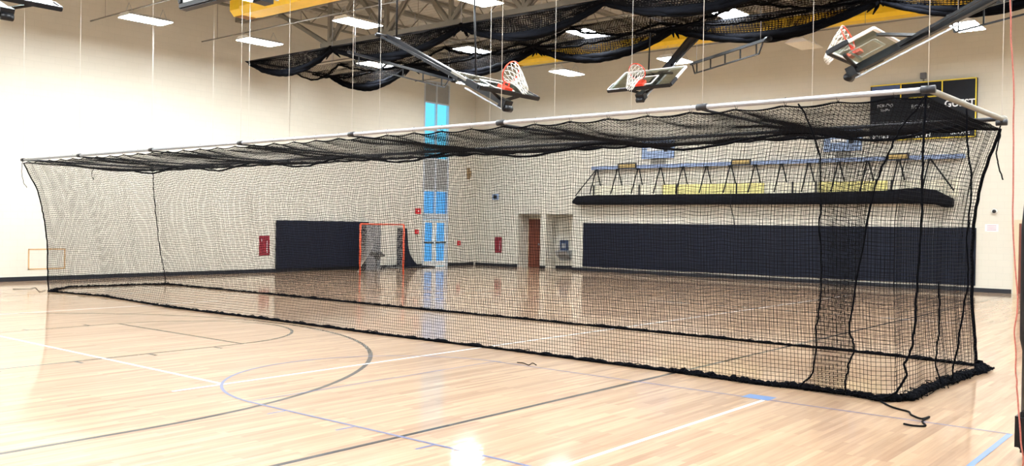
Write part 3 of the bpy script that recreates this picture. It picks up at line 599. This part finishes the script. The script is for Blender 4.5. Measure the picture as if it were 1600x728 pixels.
# gathered net lying along the floor
def hem(pts, r, seed, name='floor_hem', loops=0):
    Pq = polyint([(*p, .0) for p in pts], int(60*len(pts))); n = len(Pq); rr = r*(1+.45*rng.normal(size=n)).clip(.5, 1.8)
    k = np.ones(3)/3; rr = np.convolve(np.pad(rr, 1, 'edge'), k, 'valid'); Pq = wig(Pq, r*.35, seed); Pq[:, 2] = rr*.75
    b = MB(); b.tube(Pq, rr, 7)
    for j in range(3):
        Q2 = wig(Pq, r*1.1, seed+10+j); Q2[:, 2] = np.abs(Q2[:, 2])*.6+.012; b.tube(Q2, .008, 4)
    rl = np.random.default_rng(seed)
    for j in range(loops):
        i = rl.integers(4, n-4); c = Pq[i]; a = rl.uniform(0, 6.28); q = [(c[0]+.09*math.cos(a+u)*rl.uniform(.6, 1.3), c[1]+.09*math.sin(a+u), .012+.035*abs(math.sin(u*1.5))) for u in np.linspace(0, 5, 9)]
        b.tube(spline(q, 3), .006, 4)
    b.build(name, M['netbunch'], cage)
hem(near_b[:7], .024, 3, loops=34); hem(near_b[6:], .032, 4, loops=24)
corner = [near_b[-2], (-3.08, 10.32), (-2.92, 10.55), G(1450, 612), G(1480, 600), G(1505, 592), (-2.86, 12.9), (-2.80, 13.3), (-2.82, 13.6), (-2.92, 13.85), (-3.0, 13.95)]
hem(corner, .036, 5, loops=40); hem([(p[0]-.08, p[1]+.03) for p in corner[:-1]], .024, 6, loops=16)
hem([(-23.62, 10.35), *[tuple(q) for q in far_b[1:]], far_line[0]], .022, 7, loops=10); hem(far_line, .024, 8, loops=20)
hem([(-24.3, 13.6), (-24.1, 13.9), (-23.6, 14.0)], .022, 9, loops=6)
# loose cords
def cord(px, plane, label=None, r=.008, ax=1): return MB().tube(wig(spline([at(ax, plane, *p) for p in px], 8), .006), r, 5).build('loose_cord', M['net'], cage)
cord([(36, 248), (34, 265), (36, 283), (42, 293)], 10.25); cord([(147, 262), (143, 272), (146, 281)], 11.8); cord([(1563, 190), (1562, 215), (1557, 235), (1560, 258), (1567, 281)], 14.05, r=.01)
for nm, px in (('loose_cord', [(1375, 628), (1390, 636), (1405, 641), (1420, 645), (1424, 650), (1440, 656), (1452, 653), (1441, 660), (1446, 667), (1428, 667), (1412, 664)]), ('loose_cord', [(20, 452), (45, 452), (55, 450), (62, 456), (71, 454)])):
    q = spline([(*G(*p), .012) for p in px], 6); MB().tube(q, .010 if px[0][0] > 900 else .006, 6).build(nm, M['net'], cage)
q = spline([(*G(*p), .008) for p in ((808, 567), (818, 568), (826, 571), (832, 568), (838, 571))], 6)
tag(MB().tube(q, .006, 5).build('cord_scrap', M['net']), 'short curled black cord scrap on floor in front of cage', 'cord')
# suspension cables
for xb, y, xt in [(x, CY0, x) for x in NODES] + [(x, CY1, x) for x in NODES] + [(-20.3, CY1, -20.3), (-10.4, CY1, -10.4)]:
    MB().tube([(xb, y, CZ+.04), (xt, y, ZC-.1)], .0038, 5).build('suspension_cable', M['whitenet'], cage)
o = MB().tube(wig(spline([at(1, 8.0, *p) for p in ((1578, -180), (1578, 0), (1582, 100), (1584, 200), (1583, 350), (1590, 470), (1586, 520), (1588, 580), (1590, 620), (1597, 700), (1598, 728))], 6), .004), .006, 6).build('hanging_rope', M['redrope'])
tag(o, 'thin orange red rope hanging down to the floor at right', 'rope')

# ------------------------------------------------------------------ raised second net at the ceiling
RY0, RY1, RZ = 18.5, 22.1, 7.38
rc = tag(empty('raised_net', (-14, 20.3, RZ)), 'raised black divider net gathered in swags under the roof trusses', 'net')
RX0, RX1 = -27.0, 4.0
for y in (RY0, RY1): MB().tube([(RX0, y, RZ), (RX1, y, RZ)], .035, 8).build('long_rail', M['dark_steel'], rc)
for x in (RX0, -12.4, -2.6): MB().tube([(x, RY0, RZ), (x, RY1, RZ)], .035, 8).build('cross_pole', M['galv'] if x == -12.4 else M['dark_steel'], rc)
NN = [-27.0, -22.6, -17.1, -12.4, -7.2, -2.6, 1.0, 4.0]; NF = [-27.0, -22.8, -17.3, -12.5, -7.0, -2.4, 1.0, 4.0]
def catz(xs, nodes, depth):
    ph = np.interp(xs, nodes, np.arange(len(nodes))); f = ph % 1; return RZ - .06 - depth*(1-(2*f-1)**2)
xs = np.arange(RX0, RX1, .08)
def swag(y, nodes, depth, r, seed, yo=0.):
    z = catz(xs, nodes, depth); ph = np.interp(xs, nodes, np.arange(len(nodes))); rr = r*(1-.45*np.abs(2*(ph % 1)-1))
    for k in range(4):
        a = k*1.57+seed; Pq = np.stack([xs, y+yo+.55*rr*np.cos(a+xs*.7), z+.55*rr*np.sin(a+xs*.7)], 1); MB().tube(wig(Pq, .012, seed*7+k), rr*.75, 6).build('net_bundle', M['netbunch'], rc)
def curtain(y, nodes, depth, seed, bulge=.12, n=9, off=0.):
    v = np.linspace(0, 1, n); z1 = catz(xs, nodes, depth); Pq = np.zeros((len(xs), n, 3)); Pq[..., 0] = xs[:, None]
    Pq[..., 2] = RZ*(1-v)[None] + z1[:, None]*v[None]; Pq[..., 1] = y+off*v[None]+bulge*np.sin(np.pi*v)[None]*np.sin(xs*1.3+seed)[:, None] + smooth_noise((len(xs), n), (60, 3), seed)*.04
    net_sheet('hanging_net', Pq, .008, M['net'], rc)
swag(RY0, NN, .52, .11, 1); swag(RY1, NF, .52, .13, 2)
for sd in (1, 2, 3): curtain(RY0, NN, .50, sd, .16, 12); curtain(RY1, NF, .50, sd+5, .18, 12)
NI = [-27.0, -24.6, -19.6, -14.8, -9.6, -4.6, 0, 4.0]
curtain(20.4, NI, .42, 9, .15, 12); curtain(21.2, NF, .30, 12, .12, 8)
def roof_slack(y0, y1, nodes, d, seed, n=22):
    q = xs[xs > -12.4]; t = np.linspace(0, 1, n); ph = np.interp(q, nodes, np.arange(len(nodes))) % 1; Pq = np.zeros((len(q), n, 3)); Pq[..., 0] = q[:, None]; Pq[..., 1] = y0+(y1-y0)*t[None]
    Pq[..., 2] = RZ-.03-(d*(1-(2*ph-1)**2)*.9+.05)[:, None]*np.sin(np.pi*t)[None]**.7 + smooth_noise((len(q), n), (30, 5), seed)*.02
    net_sheet('roof_net', Pq, .010, M['net'], rc)
roof_slack(RY0, 20.6, NN, .30, 71, 24)
for y, nd, dp, sd in ((20.4, NI, .42, 3), (21.2, NF, .30, 4)):
    z = catz(xs, nd, dp); MB().tube(wig(np.stack([xs, np.full(len(xs), y), z], 1), .02, sd), .032, 6).build('gather_cord', M['netbunch'], rc)
for x in NN[:-1]:
    for y in (RY0, RY1): MB().tube([(x, y, RZ), (x, y, 9.1)], .008, 5).build('suspension_cable', M['galv'], rc)
for x, y in ((-22.7, RY0), (-17.1, RY0), (-22.8, RY1), (-17.3, RY1), (-12.5, RY1), (-7.0, RY1)):
    b = MB(); rs = np.random.default_rng(int(abs(x*10)))
    for k in range(10):
        a, z_ = rs.uniform(0, 6.28), rs.uniform(.1, .35); b.tube([(x, y, RZ+.02), (x+.2*math.cos(a), y+.12*math.sin(a), RZ-z_*.5), (x+.45*math.cos(a), y+.16*math.sin(a), RZ-z_)], [.05, .05, .015], 6)
    b.build('gathered_knot', M['netbunch'], rc)

# ------------------------------------------------------------------ folded basketball hoops
def hoop(tip, piv, wax, label, off=.22, rod=True, rim=True, Hh=1.0, stay=.55, frame='white'):
    tip = np.array(tip, float); piv = np.array(piv, float); wv = np.array(wax, float); d = (tip-piv)/np.linalg.norm(tip-piv)
    n = np.cross(wv, d); n /= np.linalg.norm(n)
    if n[2] < 0: n = -n
    r = tag(empty('basketball_hoop', tuple(tip)), label, 'basketball hoop')
    bc = tip + n*off                                 # bottom centre of the board
    def Pt(a, b_, c): return bc + wv*a - d*b_ + n*c     # a across, b up the board, c out of its face
    W = .915
    MB().prism([Pt(-W+.03, .03, 0), Pt(W-.03, .03, 0), Pt(W-.03, Hh-.03, 0), Pt(-W+.03, Hh-.03, 0)], n*.015).build('backboard_glass', M['glass_board'], r)
    f = MB()
    for p, q in (((-W, 0), (W, 0)), ((-W, Hh), (W, Hh)), ((-W, 0), (-W, Hh)), ((W, 0), (W, Hh))): f.bar(Pt(*p, 0), Pt(*q, 0), .05, .05, up=n)
    f.build('backboard_frame', M[frame], r)
    t = MB()
    for p, q in (((-.30, .15), (.30, .15)), ((-.30, .60), (.30, .60)), ((-.30, .15), (-.30, .60)), ((.30, .15), (.30, .60))): t.bar(Pt(*p, .02), Pt(*q, .02), .05, .006, up=n)
    t.build('target_square', M['white'], r)
    p_ = MB().bar(Pt(-W-.03, -.02, 0), Pt(W+.03, -.02, 0), .06, .09, up=n)
    for s in (-1, 1): p_.bar(Pt(s*(W+.02), 0, 0), Pt(s*(W+.02), .36, 0), .06, .09, up=n)
    p_.build('board_padding', M['black'], r, bevel=.012)
    if not rim: return mastparts(r, tip, piv, wv, d, n, Pt, stay)
    rc_ = Pt(0, .16, .38); ring = [rc_ + .23*(wv*math.cos(a)+n*math.sin(a)) for a in np.linspace(0, 2*math.pi, 29)]
    rm = MB().tube(ring, .012, 8).build('rim', M['rim'], r)
    MB().prism([Pt(-.12, .05, .02), Pt(.12, .05, .02), Pt(.10, .28, .02), Pt(-.10, .28, .02)], n*.06).bar(Pt(-.09, .15, .03), Pt(-.07, .16, .2), .02, .03).bar(Pt(.09, .15, .03), Pt(.07, .16, .2), .02, .03).build('rim_bracket', M['rim'], rm)
    b = MB(); K = 12; g = np.array([0, 0, -1.])
    rows = []
    for k in range(6):
        u = k/5; rad = .225*(1-u*.55); cdir = d*.42*u + g*.22*u*u
        rows.append([rc_ + cdir + rad*(wv*math.cos(a)+n*math.sin(a)*(1-.3*u)) for a in (np.arange(K)+.5*(k % 2))*2*math.pi/K])
    for k in range(5):
        for j in range(K):
            b.tube([rows[k][j], rows[k+1][j]], .006, 4); b.tube([rows[k][j], rows[k+1][(j-1 if k % 2 == 0 else j+1) % K]], .006, 4)
    b.build('rim_net', M['whitenet'], rm)
    mastparts(r, tip, piv, wv, d, n, Pt, stay)
    b = MB().bar(tip-n*.02-wv*.12, tip-n*.02+wv*.12, .16, .18, up=n); b.tube([tip+d*.1-wv*.1-n*.08, tip+d*.1+wv*.1-n*.08], .07, 10); b.build('height_adjuster', M['black'], r)
    if rod: MB().tube([Pt(-.2, Hh, 0), Pt(-.2, Hh, 0)+np.array([-.1*d[0], -.1*d[1], 2.0])], .022, 6).build('hanger_rod', M['black'], r)
    return r
def mastparts(r, tip, piv, wv, d, n, Pt, stay):
    ms = MB().bar(tip+d*.06, piv, .13, .13, up=n).build('mast', M['black'], r)
    MB().bar(tip+d*.0-n*.14, tip-d*(np.linalg.norm(tip-piv)*stay)-n*.14, .028, .028, up=n).build('mast_stay', M['galv'], ms)
    for s in (-1, 1):
        MB().bar(Pt(s*.62, .75, -.03), tip-d*1.25, .05, .05, up=n).build('board_brace', M['black'], r); MB().bar(Pt(s*.5, .1, -.03), tip-d*.1, .05, .05, up=n).build('board_brace', M['black'], r)
    top = 9.0; b = MB(); b.tube([piv-wv*.35, piv+wv*.35], .05, 8)
    for s in (-.27, .27): b.tube([piv+wv*s, piv+wv*s+np.array([0, 0, top-piv[2]])], .022, 8)
    b.build('pivot_frame', M['black'], r)
    L = np.linalg.norm(tip-piv)
    for s in (-.22, .22): MB().bar(tip-d*L*.35+wv*s*.4, piv+wv*s*1.3+d*.1, .05, .05, up=n).build('side_stay', M['black'], ms)
    return r
hoop(at(1, 14.12, 790, 161), at(1, 14.12, 606, 58), (0, 1, 0), 'folded glass basketball hoop left of centre, near the tall window', Hh=.82, stay=.3, frame='steel')
hoop((-12.4, 20.3, 5.28), (-12.4, 24.3, 8.1), (1, 0, 0), 'folded glass basketball hoop in middle, rim facing viewer')
hoop(at(1, 16.4, 1332, 111), at(1, 16.4, 1560, -8), (0, 1, 0), 'folded glass basketball hoop at right seen from its side', rod=False, Hh=.8, stay=.75)
hoop((-17.35, 6.8, 5.55), (-20.6, 6.8, 7.0), (0, 1, 0), 'folded basketball hoop cut off at top left corner', rod=False)
hq = at(1, 4.6, 285, 14)
hoop((hq[0]+.95, 4.82, hq[2]+.02), (hq[0]+.95, 5.0, hq[2]+3.6), (1, 0, 0), 'dark edged glass backboard cut off by top edge above the left wall', rim=False)
# ladder shaped steel braces
def ladder(a, c, label, h=.30):
    a = np.array(a, float); c = np.array(c, float); d = (c-a)/np.linalg.norm(c-a); L = np.linalg.norm(c-a); dn = np.array([0, 0, -h])
    b = MB().bar(a, c, .06, .07); b.build; r = tag(empty('ladder_truss', tuple(a)), label, 'steel truss'); b.build('top_chord', M['black'], r)
    p, q = a+d*L*.06+dn, a+d*L*.90+dn; MB().bar(p, q, .035, .035).build('bottom_chord', M['black'], r)
    MB().bar(a+d*L*.02, p, .03, .03).build('rung', M['black'], r); MB().bar(q, a+d*L*.95, .03, .03).build('rung', M['black'], r)
    for k in range(5): u = .09+.195*k; MB().bar(a+d*L*u, a+d*L*u+dn, .03, .03).build('rung', M['black'], r)
    for e in (a+d*.3, c-d*.3): MB().tube([e, (e[0], e[1], 9.1)], .008, 5).build('hanger_wire', M['galv'], r); MB().tube([c-d*.08, c+d*.1], .07, 8).build('end_joint', M['black'], r)
ladder((-19.6, 16.6, 6.6), (-20.55, 21.9, 6.6), 'black ladder truss sloping from raised net to the tall window')
ladder((-12.6, 23.3, 6.55), (-9.5, 21.5, 6.6), 'black ladder truss hanging right of the middle folded hoop')
ladder((-5.35, 21.5, 6.6), (-2.4, 19.6, 6.6), 'black ladder truss at top right above the scoreboard', .38)

# ------------------------------------------------------------------ lacrosse goal
A_, B_ = np.array([-24.75, 21.65, 0]), np.array([-24.35, 23.4, 0]); H3 = np.array([0, 0, 1.83])
goal = tag(empty('lacrosse_goal', tuple((A_+B_)/2)), 'orange framed lacrosse goal standing before the left wall pads', 'goal')
mid = (A_+B_)/2; ax_ = (B_-A_)/np.linalg.norm(B_-A_); bk = np.array([-ax_[1], ax_[0], 0]); 
MB().tube([A_, A_+H3], .035, 10).build('post', M['orange'], goal); MB().tube([B_, B_+H3], .035, 10).build('post', M['orange'], goal)
MB().tube([A_+H3, B_+H3], .03, 10).build('crossbar', M['orange'], goal)
apex = mid + bk*1.9; MB().tube([A_+[0, 0, .02], apex+[0, 0, .02], B_+[0, 0, .02]], .010, 8).build('base_rail', M['steel'], goal)
n1, n2 = 20, 26
for e in (A_, B_):
    top = polyint([e+H3, mid+H3+bk*.05], n1); bot = polyint([e, apex], n1); v = np.linspace(0, 1, n2)[None, :, None]; Pg = top[:, None]*(1-v)+bot[:, None]*v
    Pg += bk[None, None]*(-.22*np.sin(np.pi*np.linspace(0, 1, n2)))[None, :, None]*np.linspace(0, 1, n1)[:, None, None]
    Pg[..., 2] = np.maximum(Pg[..., 2], .02); net_sheet('goal_net', Pg, .0028, M['whitenet'], goal)
# black gear hanging in the goal and grey screen behind
q = at(0, -25.6, 588, 399)
b = MB()
for dx, dy, dz, rr in ((0, 0, 0, .13), (0, .16, .03, .11), (0, -.22, .04, .08), (0, .3, -.02, .06), (0, .05, -.1, .1)):
    b.tube([(q[0]+dx, q[1]+dy-.12, q[2]+dz), (q[0]+dx+.03, q[1]+dy, q[2]+dz+.03), (q[0]+dx, q[1]+dy+.12, q[2]+dz)], [rr*.6, rr, rr*.6], 8)
b.tube([(q[0], q[1], q[2]), (q[0], q[1], .01)], .025, 6)
tag(b.build('gear_bundle', M['black']), 'dark bundle of sports gear on a stand inside lacrosse goal', 'sports gear')
p0 = at(0, -27.3, 573, 352); p1 = at(0, -27.3, 595, 352)
o = MB().box((-27.34, p0[1], 0), (-27.28, p1[1], 1.84)).build('grey_screen', M['greyfab'], None, bevel=.01); tag(o, 'upright grey screen seen through the lacrosse goal', 'screen')
# black object at right frame edge
r = tag(empty('padded_post', (-1.30, 8.45, 0)), 'tall black padded post on a wheeled base at right edge', 'post')
MB().tube([(-1.295, 8.45, .12), (-1.295, 8.45, .9), (-1.30, 8.45, 1.0), (-1.305, 8.45, 1.9), (-1.30, 8.45, 2.15), (-1.28, 8.45, 2.27)], [.15, .15, .165, .165, .15, .10], 16).build('pad_sleeve', M['black'], r)
MB().box((-1.46, 8.25, .09), (-1.1, 8.65, .42)).build('base_box', M['black'], r, bevel=.04)
for y in (8.32, 8.58): MB().tube([(-1.40, y, .045), (-1.36, y, .045)], .045, 12).build('wheel', M['rubber'], r)
r.location.x -= .035
